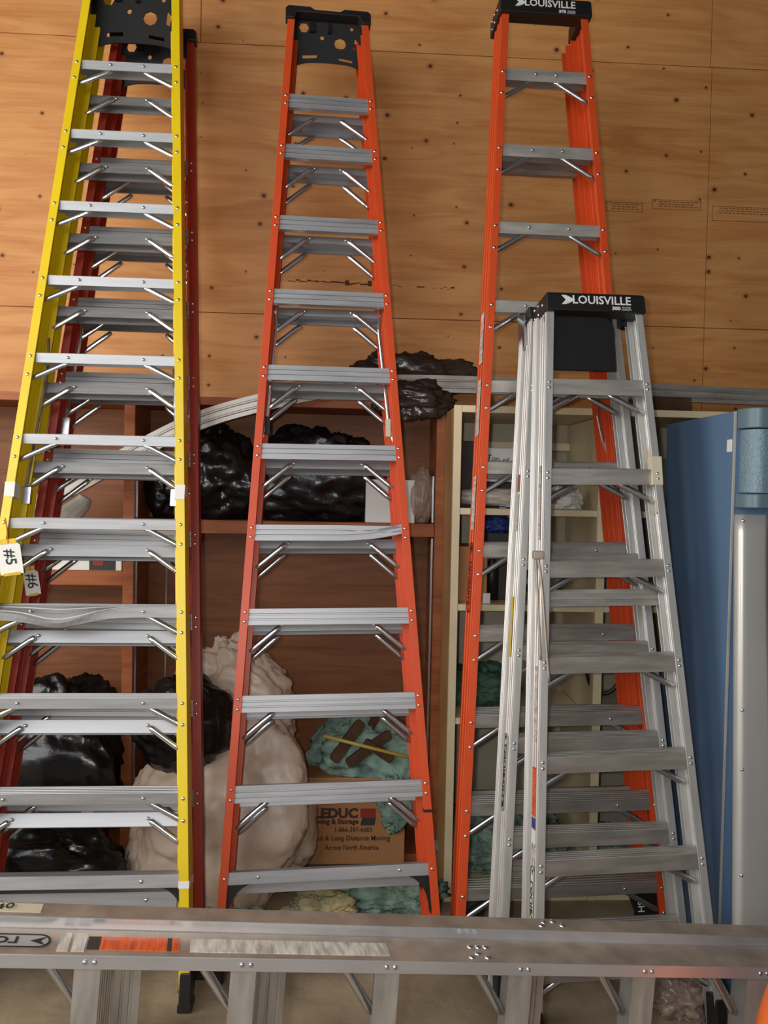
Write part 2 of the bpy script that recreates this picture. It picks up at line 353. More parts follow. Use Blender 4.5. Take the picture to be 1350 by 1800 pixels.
def logo_cap(root, hw, zb, h, f, depth, sub, scale=1., ext=.012, yfront=-.016, right=None, shift=0., mid_=.05):
    w0 = hw(zb)+f+ext
    b = MB(); x0, x1 = -w0, w0 if right is None else right
    for q, z in ((0, zb), (.006, zb+h)):
        pass
    ring = lambda z, e: [(x0+e, yfront+e, z), (x1-e, yfront+e, z), (x1-e, depth-e, z), (x0+e, depth-e, z)]
    def blk(xa, xb, ya, yb): b.loft([[(xa+e, ya+e, z), (xb-e, ya+e, z), (xb-e, yb-e, z), (xa+e, yb-e, z)] for z, e in ((zb, 0), (zb+h*.9, .002), (zb+h, .008))])
    blk(x0, x1, yfront, mid_); blk(x0, x0+f+.014, mid_-.002, depth); blk(x1-f-.014, x1, mid_-.002, depth)
    b.box(x0+.012, x0+.05, .02, depth-.03, zb+h*.9, zb+h+.008)
    c = obj('top_cap', b, M['black'], root, bevel=.005)
    tw = .203*scale
    text('lettering', 'LOUISVILLE', .040*scale, M['white_ink'], c, FRONT(shift+.018, yfront-.0012, zb+h*.56), bold=.0006, width=tw)
    xa = shift-.104*scale
    for i in range(3):
        o = i*.006*scale
        plate('brand_arrow', [(xa+o-.012*scale, .011*scale), (xa+o-.007*scale, .011*scale), (xa+o+.004*scale, 0), (xa+o-.007*scale, -.011*scale), (xa+o-.012*scale, -.011*scale), (xa+o-.002*scale, 0)] if i < 2 else
              [(xa+o-.010*scale, .010*scale), (xa+o+.008*scale, 0), (xa+o-.010*scale, -.010*scale), (xa+o-.003*scale, 0)], [], .0008, M['white_ink'], c, FRONT(0, yfront-.001, zb+h*.56) @ Matrix.Translation((xa, 0, 0)) @ Matrix.Scale(1.45, 4) @ Matrix.Translation((-xa, 0, 0)))
    text('lettering', sub, .0165*scale, M['white_ink'], c, FRONT(shift+.068*scale, yfront-.0012, zb+h*.17), 1.2, bold=.0006)
    text('lettering', 'LB LOAD\nCAPACITY', 0.0075*scale, M['white_ink'], c, FRONT(shift+.104*scale, yfront-.0012, zb+h*.17), 1.0)
    rv = MB()
    for y, z in ((.03, .5), (.075, .72), (.075, .25), (.115, .72), (.115, .25)): rv.dome((x0+.001, y, zb+h*z), (-1, 0, 0), .006)
    tag(obj('cap_rivet', rv, M['zinc'], c, True), kind='stuff')
    return c
def open_cap(root, hw, z, f, y0, dep=.2, drop=.17):
    """cap seen from behind: rim block with a notch, and the pierced underside hanging back from it"""
    w0 = hw(z)+f+.012; h = .055
    pr = [(-w0, -h), (-w0, -.012), (-w0+.012, 0), (-w0*.42, 0), (-w0*.32, -.012), (w0*.28, -.012), (w0*.38, 0), (w0-.012, 0), (w0, -.012), (w0, -h)]
    inn = [(w0-f-.008, -h), (w0-f-.02, -.026), (-w0+f+.02, -.026), (-w0+f+.008, -h)]
    poly = pr + inn
    c = obj('top_cap', MB().loft([[(x, yy, z+q) for x, q in poly] for yy in (y0-.012, y0+.03)]), M['black'], root, bevel=.003)
    wi = w0-f*.35; H = drop
    out = [(-wi, 0), (-wi, -H)] + [(-wi+.006+(wi*.62)*i/6, -H+.028*math.sin(math.pi/2*i/6)) for i in range(1, 7)] + [(-.02, -H+.03), (.03, -H+.03)] + \
          [(wi-.006-(wi*.55)*(6-i)/6, -H+.028*math.sin(math.pi/2*(6-i)/6)) for i in range(0, 7)] + [(wi, -H), (wi, 0)]
    holes = [circ(-.093, -.032, .020, .018, 6), circ(.049, -.078, .024, .020, 8), circ(-.022, -.062, .008, None, 8), circ(.094, -.025, .007, None, 8),
             [(.108, -.055), (.122, -.07), (.116, -.098), (.102, -.092)], [(-.098, -.124), (-.042, -.119), (-.042, -.131), (-.098, -.136)], [(.045, -.124), (.098, -.13), (.098, -.14), (.045, -.134)]]
    sc = wi/.155
    holes = [[(x*sc, y*H/.17) for x, y in hh] for hh in holes]
    an = math.atan2(.05, drop)
    plate('cap_underside', [(x, y) for x, y in out], holes, .006, M['black'], root, Matrix.Translation((0, y0+.04, z-.012)) @ Matrix.Rotation(an, 4, 'X') @ FRONT(0, 0, 0))
    for x0, x1 in ((-.07, -.05), (.0, .012)):
        obj('cap_rib', MB().box(x0*sc, x1*sc, y0+.036, y0+.06, z-.07, z-.02), M['black'], root)
    return c
def gusset(root, hw, z, f, y, m, dz=.10, dx=.075):
    for s in (-1, 1):
        p = [(0, .0), (0, -dz)] + [(.006+dx*(1-math.cos(math.pi/2*i/7)), -dz+.006+(dz-.006)*math.sin(math.pi/2*i/7)) for i in range(8)]
        x0 = hw(z-dz*.5)+.004
        pr = [(s*(x0-u), q) for u, q in p]
        if s < 0: pr = pr[::-1]
        obj('corner_gusset', MB().loft([[(x, yy, z+q) for x, q in pr] for yy in (y, y+.02)]), M[m], root)

# middle orange stepladder, turned round so that its rear bars face us
P_MID = pose(-.026, 2.772, .623, 10.45, -1.3, 4.16)
def bend_right(x, y, z, dy, dz):
    q = max(0, (x-.02)/.27)
    return (x, y - .006*q*q, z + (0.032*q**2.2 if dz < -.02 else -.012*q if dz < -.01 else -.004*q))
mid, hw, K, s0 = ladder('stepladder', 'orange stepladder turned to show its rear bars, standing between yellow and tall orange ladders', P_MID, .3263, -.0194, 'orange', 9.95,
    [8.0, 7, 6, 5, 4, 3, 2, 1, 0], near='bar', far='step4', D=.055, D2=.088, f=.029, f2=.03, foff=-.018, spread=(5.9, 4.1), deform={3: bend_right}, far_a=.036)
obj('rear_bar', xbar(bar_profile(.058), hw(K(8.72))+.022, .007, K(8.72)), M['alu'], mid)
zz = K(8.72)-.045; obj('step', xbar(step_profile(.078, .036, -R(14)), hw(zz)+.01, .067, zz), M['alu'], mid)
rv = MB()
for s in (-1, 1):
    for q in (.012, .046): rv.dome((s*(hw(K(8.72))+.013), 0, K(8.72)-q), (0, -1, 0), .0065)
    for yy, zq in ((.062, zz-.022), (.12, zz-.06)): obj('brace', brace_bm(s, hw(zz), .055, zq-.075, zq, yy), M['zinc'], mid, True)
zb = K(-.93)
obj('bottom_bar', xbar([(0, -.04), (0, 0), (.025, 0), (.025, -.004), (.004, -.004), (.004, -.04)], hw(zb)+.022, .007, zb), M['alu'], mid)
for s in (-1, 1):
    rv.dome((s*(hw(zb)+.014), 0, zb-.018), (0, -1, 0), .0065); rv.dome((s*(hw(zb)-.1), .007, zb-.018), (0, -1, 0), .0065)
tag(obj('rivet', rv, M['zinc'], mid, True), kind='stuff')
obj('bottom_bar', xbar([(0, -.045), (0, 0), (.06, 0), (.06, -.004), (.004, -.004), (.004, -.045)], hw(zb)-.02, .075, zb-.045), M['alu'], mid)
gusset(mid, hw, zb-.04, .029, .012, 'black', .13, .09); gusset(mid, hw, zb-.06, .036, .085, 'black', .11, .1)
open_cap(mid, hw, K(9.98), .029, 0, drop=.2)
for s, x0 in ((1, .006), (-1, .006)):
    zk = K(4.25); obj('hinge_lock' if s > 0 else 'spreader_lock', MB().box(min(s*(hw(zk)-.004), s*(hw(zk)-.022)), max(s*(hw(zk)-.004), s*(hw(zk)-.022)), .05, .064, zk-.03, zk+.04), M['tape' if s > 0 else 'black'], mid)
zk = K(-.35); obj('tape_band', MB().box(hw(zk)-.0005, hw(zk)+.031, -.0012, .03, zk-.005, zk+.005), M['black'], mid)

# yellow twin stepladder at the left
P_YEL = pose(-.86, 2.621, .64, 12.61, -.36, .85)
def bent_apron(x, y, z, dy, dz):
    g = math.exp(-((x+.10)/.13)**2) if x > -.1 else .35+.65*math.exp(-((x+.10)/.10)**2)
    q = max(0, 1-dy/.022)
    return (x, y - .012*g*q, z - .056*g*q)
yel, hwy, Ky, s0y = ladder('stepladder', 'yellow fibreglass stepladder with steps on both sides, leaning at the left', P_YEL, .3382, -.0182, 'yellow', 10.6,
    [9, 8, 7, 6, 5, 4, 3, 2, 1, 0], near='step', far='step', tilt=13, f=.031, foff=-.02, D=.085, D2=.075, f2=.031, a=.034, spread=(5.3, 3.3), deform={2: bent_apron}, far_dz=-.075, far_a=.044, br=(.11, .07))
zb = Ky(-.82); rv = MB()
obj('bottom_bar', xbar([(0, -.04), (0, 0), (.06, 0), (.06, -.004), (.004, -.004), (.004, -.04)], hwy(zb)+.024, .007, zb), M['alu'], yel)
obj('bottom_bar', xbar([(0, -.05), (0, 0), (.06, 0), (.06, -.004), (.004, -.004), (.004, -.05)], hwy(zb)-.02, .10, zb-.075), M['alu'], yel)
for s in (-1, 1): rv.dome((s*(hwy(zb)-.12), .007, zb-.02), (0, -1, 0), .0075); rv.dome((s*(hwy(zb)-.12), .10, zb-.10), (0, -1, 0), .0075)
tag(obj('rivet', rv, M['zinc'], yel, True), kind='stuff')
gusset(yel, hwy, zb-.04, .036, .06, 'black', .10, .13)
open_cap(yel, hwy, Ky(10.3), .031, .02, drop=.25)
zk = Ky(3.38)
for s in (-1, 1): obj('tape_band', MB().box(min(s*hwy(zk)-s*.002, s*(hwy(zk)+.0325)), max(s*hwy(zk)-s*.002, s*(hwy(zk)+.0325)), -.0015, .05, zk-.04, zk+.012), M['white'], yel)
for s in (-1, 1): obj('spreader_lock', MB().box(min(s*(hwy(zk)-.002), s*(hwy(zk)-.03)), max(s*(hwy(zk)-.002), s*(hwy(zk)-.03)), .07, .086, zk-.05, zk+.01), M['zinc'], yel)
zk = Ky(-.92); obj('tape_band', MB().box(hwy(zk)-.002, hwy(zk)+.0325, -.0015, .09, zk-.011, zk+.011), M['white'], yel)

# red-orange stepladder behind the yellow one
P_RED = pose(-.834, 2.785, .595, 12.35, .16, .3)
red, hwr, Kr, s0r = ladder('stepladder', 'weathered red stepladder tucked behind the yellow stepladder', P_RED, .332, -.0197, 'red', 9.95,
    [8, 7, 6, 5, 4, 3, 2, 1, 0], near='bar', far='step4', f=.03, f2=.03, D=.05, D2=.078, foff=-.018, spread=(5.9, 4.1), far_a=.036)
open_cap(red, hwr, Kr(9.98), .03, 0, drop=.22)
for s in (-1, 1): zk = Kr(4.3); obj('spreader_lock', MB().box(min(s*(hwr(zk)-.002), s*(hwr(zk)-.03)), max(s*(hwr(zk)-.002), s*(hwr(zk)-.03)), .04, .052, zk-.04, zk+.04), M['zinc'], red)

# tall orange stepladder on the right
P_ORA = pose(.799, 2.768, .555, 6.24, -1.0, 2.72)
ora, hwo, Ko, s0o = ladder('stepladder', 'tall orange stepladder with a black lettered cap, behind the aluminium ladders', P_ORA, .3277, -.0191, 'orange', 9.72,
    [9, 8, 7, 6, 5, 4, 3, 2, 1, 0, -.95], near='step', far='bar', tilt=13, alu='alu_dull', f=.028, f2=.028, D=.13, D2=.055, foff=-.018, a=.042, spread=(5.0, 4.2), far_dz=.012,
    far_steps=[8, 4, 3, 2, 1, 0], br=(.115, .085), ridge=.003)
logo_cap(ora, hwo, Ko(9.70), .07, .028, .15, '375', .98, shift=-.004)
for k0, k1 in ((5.9, 5.25), (5.05, 4.35), (3.85, 3.2)): label_plate(ora, hwo, Ko, .031, k0, k1, .040, .088, 'paper')
brand_oval(ora, hwo, Ko, .031, 3.05, 2.2, .065, .028, 'ink')

zk = Ko(-1.0)
for s in (-1, 1):
    xi = hwo(zk)
    g_ = obj('corner_gusset', MB().loft([[(s*x, y, zk+q) for x, q in ((xi+.012, 0), (xi+.03, -.24), (xi-.03, -.2), (xi-.10, -.01))] for y in (.05, .062)]), M['black'], ora)
    if s > 0: text('lettering', 'SH', .034, M['white_ink'], g_, FRONT(xi-.045, .0492, zk-.085) @ Matrix.Rotation(-math.pi/2, 4, 'Z'))
# two aluminium stepladders
P_SIL = pose(.883, 2.386, .533, 9.21, -1.39, 3.58)
sil, hws, Ks, s0s = ladder('stepladder', 'aluminium stepladder with a black lettered cap and hanging black pail shelf', P_SIL, .245, -.0178, 'alu_lit', 5.85,
    [5, 4, 3, 2, 1, 0, -1.0], near='step', far='bar', tilt=12, alu='alu_dull', f=.026, D=.072, f2=.024, D2=.045, foff=.012, a=.05, td=.058, pair=True, t=.003, ridge=.003,
    far_steps=[2.72], far_dz=0, br=(.1, .07), fy=.073)
logo_cap(sil, hws, Ks(5.76), .066, .026, .155, '300', 1., ext=.006)
zt_ = Ks(5.74)
ps_ = plate('pail_shelf', [(-.17, 0), (-.17, -.187), (.074, -.187), (.074, -.05)] + [(.074-.045+.045*math.cos(R(a)), -.045+.045*math.sin(R(a))) for a in (10, 30, 50, 70, 90)], [], .012, M['black'], sil, FRONT(0, .028, zt_))
label_plate(sil, hws, Ks, .029, 4.05, 3.25, .022, .045, 'paper'); label_plate(sil, hws, Ks, .029, 1.92, 1.15, .018, .046, 'paper')
label_plate(sil, hws, Ks, .029, .9, .42, .015, .05, 'sticker'); label_plate(sil, hws, Ks, .029, .40, .30, .015, .05, 'blue_cloth'); label_plate(sil, hws, Ks, .029, .29, .16, .015, .05, 'white'); label_plate(sil, hws, Ks, .029, .13, .0, .012, .05, 'paper')
brand_oval(sil, hws, Ks, .029, -.06, -.85, .033, .018, 'ink', 'white')
for k, dz in ((4.25, .03), (3.62, .03)):
    zk = Ks(k); xx = hws(zk)
    tag(obj('tape_strip', MB().loft([[(xx+.022, yq, zk+dd), (xx+.022, yq, zk+dd+.05), (xx+.0205, yq, zk+dd+.05), (xx+.0205, yq, zk+dd)] for yq, dd in ((.006, .0), (.066, -.03))]), M['tape'], sil), 'yellowed tape strip on the right rail')
zk = Ks(4.05); obj('tape_band', MB().box(hws(zk)-.003, hws(zk)+.031, -.0015, .03, zk-.065, zk+.03), M['tape'], sil)
P_SI2 = pose(.845, 2.565, .535, 8.0, -.89, 3.17)
sl2, hw2, K2, s02 = ladder('stepladder', 'second aluminium stepladder directly behind the one with the pail shelf', P_SI2, .2661, -.0229, 'alu_lit', 5.8,
    [5, 4, 3, 2, 1, 0, -1.0], near='step', far='bar', tilt=12, alu='alu_dull', f=.026, D=.07, f2=.024, D2=.05, foff=.012, a=.048, td=.062, pair=True, t=.003, ridge=.003,
    far_steps=[0], far_dz=-.1, br=(.1, .07), fy=.074)
w5 = hw2(K2(5.8))+.04
obj('top_cap', MB().box(-w5, w5, 0, .13, K2(5.76), K2(5.8)+.03), M['black'], sl2, bevel=.006)
obj('hinge_bracket', MB().loft([[(x, y, K2(z)) for y, z in ((.05, 5.85), (.13, 5.95), (.13, 5.5), (.09, 5.4), (.05, 5.5))] for x in (-w5-.003, -w5+.003)]), M['zinc'], sl2)
label_plate(sl2, hw2, K2, .029, 2.55, 1.88, .045, .062, 'yellow_sticker'); label_plate(sl2, hw2, K2, .029, 3.95, 3.75, .05, .062, 'red_ink'); label_plate(sl2, hw2, K2, .029, 3.72, 3.3, .05, .062, 'paper')
brand_oval(sl2, hw2, K2, .029, 1.05, .22, .043, .014, 'ink')

# aluminium stepladder lying on its side across the front
az = R(9.41); el = R(-3.8)
zl = Vector((math.cos(az)*math.cos(el), math.sin(az)*math.cos(el), math.sin(el)))
xl = -Vector((-math.cos(az)*math.sin(el), -math.sin(az)*math.sin(el), math.cos(el))); yl = zl.cross(xl)
P0 = Vector((-.481, 1.559, .718)); HW0 = .328; FL = .028
zoff = 1.0
cen = P0 + xl*(HW0+FL/2) - zl*zoff
MH = Matrix(((xl.x, yl.x, zl.x, cen.x), (xl.y, yl.y, zl.y, cen.y), (xl.z, yl.z, zl.z, cen.z), (0, 0, 0, 1)))
hor, hwh, Kh, s0h = ladder('stepladder', 'dusty aluminium stepladder lying on its side along the front of the scene', (MH, zoff), HW0, -.0182, 'alu_old', 8.6,
    [k+.085 for k in range(-2, 9)], near='step', far='bar', tilt=12, alu='alu_dull', f=FL, D=.092, f2=.036, D2=.055, foff=.016, a=.052, td=.078, pair=True, t=.003, ridge=.0,
    far_steps=[k+.33 for k in (-2, 0, 1.0, 3, 5, 7)], far_dz=0, br=(.12, .10), fy=.0935, feet=True)
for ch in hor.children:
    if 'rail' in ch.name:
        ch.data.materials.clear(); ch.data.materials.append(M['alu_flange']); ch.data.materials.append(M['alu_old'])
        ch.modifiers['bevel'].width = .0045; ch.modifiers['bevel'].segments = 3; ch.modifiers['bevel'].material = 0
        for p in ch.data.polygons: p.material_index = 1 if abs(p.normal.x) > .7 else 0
label_plate(hor, hwh, Kh, FL, -.02, .06, .02, .066, 'darkgrey'); label_plate(hor, hwh, Kh, FL, .06, .49, .02, .066, 'sticker'); label_plate(hor, hwh, Kh, FL, .49, .52, .02, .066, 'darkgrey'); label_plate(hor, hwh, Kh, FL, .52, .57, .02, .066, 'sticker')
lb = label_plate(hor, hwh, Kh, FL, .64, 2.02, .018, .066, 'paper')
for k0, k1 in ((-.20, -.13), (-.11, -.03)): label_plate(hor, hwh, Kh, FL, k0, k1, .012, .078, 'paper')
brand_oval(hor, hwh, Kh, FL, -.25, -1.15, .045, .024, 'ink', 'grey')
zk0, zk1 = Kh(-1.3), Kh(-.36)
tp = obj('tape_strip', MB().loft([[(-(hwh(z)+.016+.036)-q, y, z) for y, q in ((.108, 0), (.142, 0), (.142, .001), (.108, .001))] for z in (zk0, zk1)]), M['tape'], hor)
text('handwriting', '740', .03, M['ink'], hor, Matrix.Translation((-(hwh(Kh(-.63))+.0536), .125, Kh(-.63))) @ Matrix.Rotation(-.06, 4, 'Y') @ Matrix(((0, 0, -1, 0), (0, -1, 0, 0), (-1, 0, 0, 0), (0, 0, 0, 1))) @ Matrix.Rotation(math.pi, 4, 'Z'), 1.3)
rv = MB()
for kc, yb, off in ((2.63, .02, 0), (2.75, .02, 0), (2.69, .034, 0), (2.66, .06, 0), (2.78, .06, 0), (2.72, .06, 0), (3.3, .115, .054), (3.42, .135, .054), (3.34, .13, .054), (3.48, .118, .054)):
    rv.dome((-(hwh(Kh(kc))+FL+(.024 if off else 0)), yb, Kh(kc)), (-1, 0, 0), .008)
tag(obj('rivet', rv, M['zinc'], hor, True), kind='stuff')

# ------------------------------------------------------------------ brown shelf unit
SF = 3.42
bs = empty('shelf_unit', (-.5, SF, 0)); tag(bs, 'brown wooden shelf unit built against the plywood wall', 'shelf')
def bpart(name, x0, x1, y0, y1, z0, z1, m='wood'):
    return obj(name, MB().box(x0+.5, x1+.5, y0-SF, y1-SF, z0, z1), M[m], bs, bevel=.002)
bpart('top_board', -1.9, .445, SF-.004, WY-.002, 2.0, 2.034)
bpart('back_panel', -1.9, .445, WY-.022, WY-.004, .06, 1.999, 'ply_back_shaded')
bpart('side_panel', -1.9, -1.87, SF, WY-.023, 0, 1.999)
bpart('divider', -.924, -.879, SF-.002, SF+.03, 0, 1.999); bpart('divider', -.905, -.881, SF+.031, WY-.023, .08, 1.999)
bpart('side_panel', .40, .437, SF-.004, WY-.023, 0, 1.999)
bpart('shelf_board', -.878, .399, SF+.005, WY-.023, 1.455, 1.512)
bpart('shelf_board', -1.869, -.925, SF+.005, WY-.023, 1.226, 1.288)
bpart('base_board', -1.869, -.925, SF+.002, WY-.023, .03, .07); bpart('base_board', -.878, .399, SF+.002, WY-.023, .03, .07)
for x in (-.874, -.80, .392):
    y = SF+.02 if x != -.80 else WY-.03
    for z0, z1 in ((.1, 1.45), (1.515, 1.72)): bpart('shelf_standard', x-.005, x+.005, y, y+.006, z0, z1, 'zinc')

# ------------------------------------------------------------------ white shelf unit
WF = 3.15
ws = empty('shelf_unit', (1.0, WF, 0)); tag(ws, 'cream painted shelf unit with tan side behind the orange ladder', 'shelf')
def wpart(name, x0, x1, y0, y1, z0, z1, m='cream'):
    return obj(name, MB().box(x0-1.0, x1-1.0, y0-WF, y1-WF, z0, z1), M[m], ws, bevel=.002)
WB = 3.66
wpart('side_panel', .437, .455, WF+.021, WB, 0, 1.99, 'tan')
wpart('stile', .437, .468, WF, WF+.02, 0, 1.998); wpart('stile', 1.026, 1.060, WF, WF+.02, 0, 1.968)
wpart('divider', 1.034, 1.052, WF+.021, WB-.011, 0, 1.968)
wpart('side_panel', 1.66, 1.68, WF, WB, 0, 1.99)
wpart('top_board', .469, 1.659, WF, WB-.011, 1.97, 1.998)
wpart('back_panel', .456, 1.659, WB-.01, WB, 0, 1.998, 'beige')
for z in (1.563, 1.178, .72, .0): 
    wpart('shelf_board', .469, 1.025, WF+.003, WB-.011, z, z+.026); wpart('shelf_board', 1.061, 1.659, WF+.003, WB-.011, z, z+.026)
wpart('rear_rail', .457, 1.033, WB-.06, WB-.012, 1.85, 1.885)

# ------------------------------------------------------------------ blue cabinet, aluminium sheet
cb = empty('cabinet', (1.6, 2.5, 0)); tag(cb, 'tall blue steel cabinet with grey moulded front at the right edge', 'cabinet')
def cpart(name, x0, x1, y0, y1, z0, z1, m, bev=.004): return obj(name, MB().box(x0-1.6, x1-1.6, y0-2.5, y1-2.5, z0, z1), M[m], cb, bevel=bev)
cpart('body', 1.252, 1.95, 2.5, 3.04, .02, 1.93, 'blue')
cpart('corner_trim', 1.2475, 1.256, 2.494, 2.4995, .02, 1.928, 'grey', .001)
def rounded_front(name, x0, x1, z0, z1, m, d=.075):
    pr = [(x0, 0)] + [(x0+.05*(1-math.cos(R(a))), -d*math.sin(R(a))) for a in range(6, 91, 6)] + [(x1, -d), (x1, 0)]
    return obj(name, MB().loft([[(x-1.6, y-.001, z) for x, y in pr] for z in (z0, z1)]), M[m], cb, bevel=.003)
rounded_front('front_moulding', 1.258, 1.94, 1.872, 1.935, 'blue_front'); rounded_front('front_moulding', 1.258, 1.94, 1.62, 1.664, 'blue_front')
rounded_front('front_inset', 1.268, 1.94, 1.667, 1.869, 'blue_metal', .068)
cpart('plinth', 1.3, 1.9, 2.52, 2.9, 0, .02, 'black')
tag(cpart('paper_label', 1.2508, 1.2518, 2.512, 2.546, 1.80, 1.84, 'white', 0), 'small square white sticker')
sh = empty('metal_cover', (1.21, 2.36, 0)); tag(sh, 'long curved aluminium sheet cover leaning against the blue cabinet', 'cover')
rings = []
for i in range(25):
    z = .0+1.6*i/24; wdt = .105 + .012*math.sin(i/24*5) - (.02 if i < 6 else 0)*(6-i)/6
    y0 = 2.30+.055*z; pr = []
    for j in range(13):
        a = j/12
        if a < .4: th = a/.4*math.pi/2; px, py = .018*(1-math.cos(th)), -.03*math.sin(th)
        else: px, py = .018+(a-.4)/.6*(wdt-.018), -.03+.004*((a-.4)/.6)**2
        pr.append((px, py))
    pr2 = pr + [(px+.001, py+.003) for px, py in pr[::-1]]
    rings.append([(px+.012, y0-2.36+py+.04, z) for px, py in pr2])
obj('curved_sheet', MB().loft(rings), M['sheet'], sh, True)
rv = MB()
for z in (1.58, 1.0, .82, .5, .2): rv.dome((.014+.012, 2.30+.055*z-2.36+.012, z), (-.7, -.7, 0), .006)
tag(obj('screw', rv, M['zinc'], sh, True), kind='stuff')
dk = obj('dark_slab', MB().box(1.36, 1.9, 2.26, 2.40, 0, 1.2).box(1.35, 1.9, 2.25, 2.27, .5, .56), M['darkgrey'], bevel=.006); tag(dk, 'dark slab standing in front of the blue cabinet at frame edge', 'crate')  # plain dark box filling the black area beside the sheet cover

# ------------------------------------------------------------------ long aluminium track over the shelves
def smooth_path(pts, n=10):
    out = []; P = [Vector(p) for p in pts]; P = [P[0]*2-P[1]] + P + [P[-1]*2-P[-2]]
    for i in range(1, len(P)-2):
        for j in range(n):
            t = j/n; a, b, c, d = P[i-1:i+3]
            out.append(.5*((2*b)+(c-a)*t+(2*a-5*b+4*c-d)*t*t+(3*b-a-3*c+d)*t**3))
    out.append(P[-2]); return out
tr = MB(); rings = []
path = smooth_path([(-1.30, 3.31, 1.53), (-.95, 3.315, 1.735), (-.62, 3.32, 1.915), (-.30, 3.34, 2.02), (.0, 3.40, 2.09), (.3, 3.47, 2.122), (1.0, 3.50, 2.122), (2.2, 3.52, 2.105)])
for i, p in enumerate(path):
    d = (path[min(i+1, len(path)-1)] - path[max(i-1, 0)]).normalized(); u = Vector((0, 1, 0)).cross(d).normalized() * -1
    if u.z < 0: u = -u
    y = Vector((0, 1, 0))
    rings.append([p+u*a+y*b for a, b in ((-.037, 0), (-.02, 0), (-.017, -.005), (-.012, -.005), (-.009, 0), (.009, 0), (.012, -.005), (.017, -.005), (.02, 0), (.037, 0), (.037, .03), (-.037, .03))])
tag(obj('metal_track', tr.loft(rings), M['alu_dull']), 'long bowed aluminium track sloping down from the shelf tops', 'track')
tag(obj('wood_block', MB().box(1.22, 1.44, 3.25, 3.45, 1.999, 2.065), M['foam'], bevel=.004), 'dark wood offcut on top of the cream shelf', 'block')

# ------------------------------------------------------------------ bags
def blob(name, label, cat, c, size, m, seed, amp=.12, crease=.05, top=1., bot=1., flat=None, shear=(0, 0), nu=72, nv=48, fr=1.6, square=1.):
    b = MB(); off = Vector((seed*7.3, seed*3.1, seed*1.7)); vs = []; fs = []
    for i in range(nv+1):
        th = math.pi*i/nv
        for j in range(nu):
            ph = 2*math.pi*j/nu
            n = Vector((math.sin(th)*math.cos(ph), math.sin(th)*math.sin(ph), math.cos(th)))
            if square != 1.: n = Vector([math.copysign(abs(q)**square, q) for q in n])
            q = n*fr+off
            r = 1 + amp*noise.noise(q*1.1)*1.5 + crease*(1-2.2*abs(noise.noise(q*2.3))) + crease*.6*(1-2*abs(noise.noise(q*5.1+off))) + crease*.3*noise.noise(q*11)
            z = n.z*r; sc = (top if z > 0 else bot); k = 1+(sc-1)*min(1, abs(z))**1.3
            x = n.x*r*k*size[0]; y = n.y*r*k*size[1]; zz = z*size[2]
            x += shear[0]*z; y += shear[1]*z
            if flat is not None: zz = max(zz, -flat)
            vs.append((x, y, zz))
    for i in range(nv):
        for j in range(nu): fs.append((i*nu+j, (i+1)*nu+j, (i+1)*nu+(j+1) % nu, i*nu+(j+1) % nu))
    b.add(vs, fs); o = obj(name, b, M[m], None, True); o.location = c; tag(o, label, cat); return o
blob('trash_bag', 'half clear dark plastic bag draped over the top of the shelf', 'bag', (.27, 3.625, 2.155), (.27, .065, .105), 'bag_smoke', 1, .3, .16, .9, .9, .12, square=.85)
tb_ = [o for o in C.objects if o.name == 'trash_bag'][0]
bc = blob('bag_corner', None, None, (.02, -.24, -.11), (.14, .03, .07), 'bag_smoke', 14, .3, .15); bc.parent = tb_
blob('trash_bag', 'big shiny black bag on the middle shelf beside the red ladder', 'bag', (-.56, 3.565, 1.70), (.19, .12, .20), 'bag', 2, .2, .12, .9, 1.05, .187)
blob('trash_bag', 'wide black bag on the middle shelf behind the middle ladder', 'bag', (-.13, 3.575, 1.70), (.27, .10, .20), 'bag', 3, .18, .12, .95, 1.05, .187, square=.8)
blob('trash_bag', 'black bag at the left end of the middle shelf beside the divider', 'bag', (-.78, 3.585, 1.64), (.085, .08, .14), 'bag', 11, .15, .08, 1, 1, .127)
blob('trash_bag', 'black bag with white strip on the shelf floor at far left', 'bag', (-1.24, 3.38, .50), (.30, .17, .31), 'bag', 4, .16, .1, .95, 1.05, square=.75)
blob('trash_bag', 'low black bag on the floor under the white strip bag', 'bag', (-1.22, 3.06, .18), (.37, .16, .185), 'bag', 5, .14, .08, .95, 1.05, .178, square=.75)
strip = MB(); q = [(-.985, 3.115, .47), (-.965, 3.12, .40), (-.975, 3.11, .33), (-1.0, 3.10, .27)]
tag(obj('plastic_strip', MB().loft([[(x-.022, y, z), (x+.022, y, z), (x+.022, y+.004, z), (x-.022, y+.004, z)] for x, y, z in q]), M['grey']), 'pale plastic strip hanging down the far left black bag', 'strip')
blob('trash_bag', 'round black bag balanced on the pale sack', 'bag', (-.60, 3.13, .725), (.19, .15, .185), 'bag', 6, .08, .05)
blob('plastic_sack', 'large creased pale plastic sack on the floor behind middle ladder', 'sack', (-.46, 3.17, .36), (.35, .20, .40), 'white_bag', 7, .14, .06, .72, 1.05, .355, (.03, .06), 110, 80, square=.85)
blob('plastic_sack', 'gathered white plastic sack top behind the round black bag', 'sack', (-.42, 3.30, .80), (.21, .09, .22), 'white_bag', 8, .22, .11, .65, 1.2, None, (-.04, .0), 96, 70)
blob('plastic_bag', 'cloudy clear plastic bag beside the white box on the shelf', 'bag', (.345, 3.50, 1.625), (.055, .07, .115), 'clear', 9, .12, .1, 1, 1, .112)
blob('plastic_bag', 'crumpled clear plastic bag on the floor by the silver ladder foot', 'bag', (1.12, 2.48, .05), (.09, .07, .07), 'clear', 10, .3, .3, 1, 1, .05)

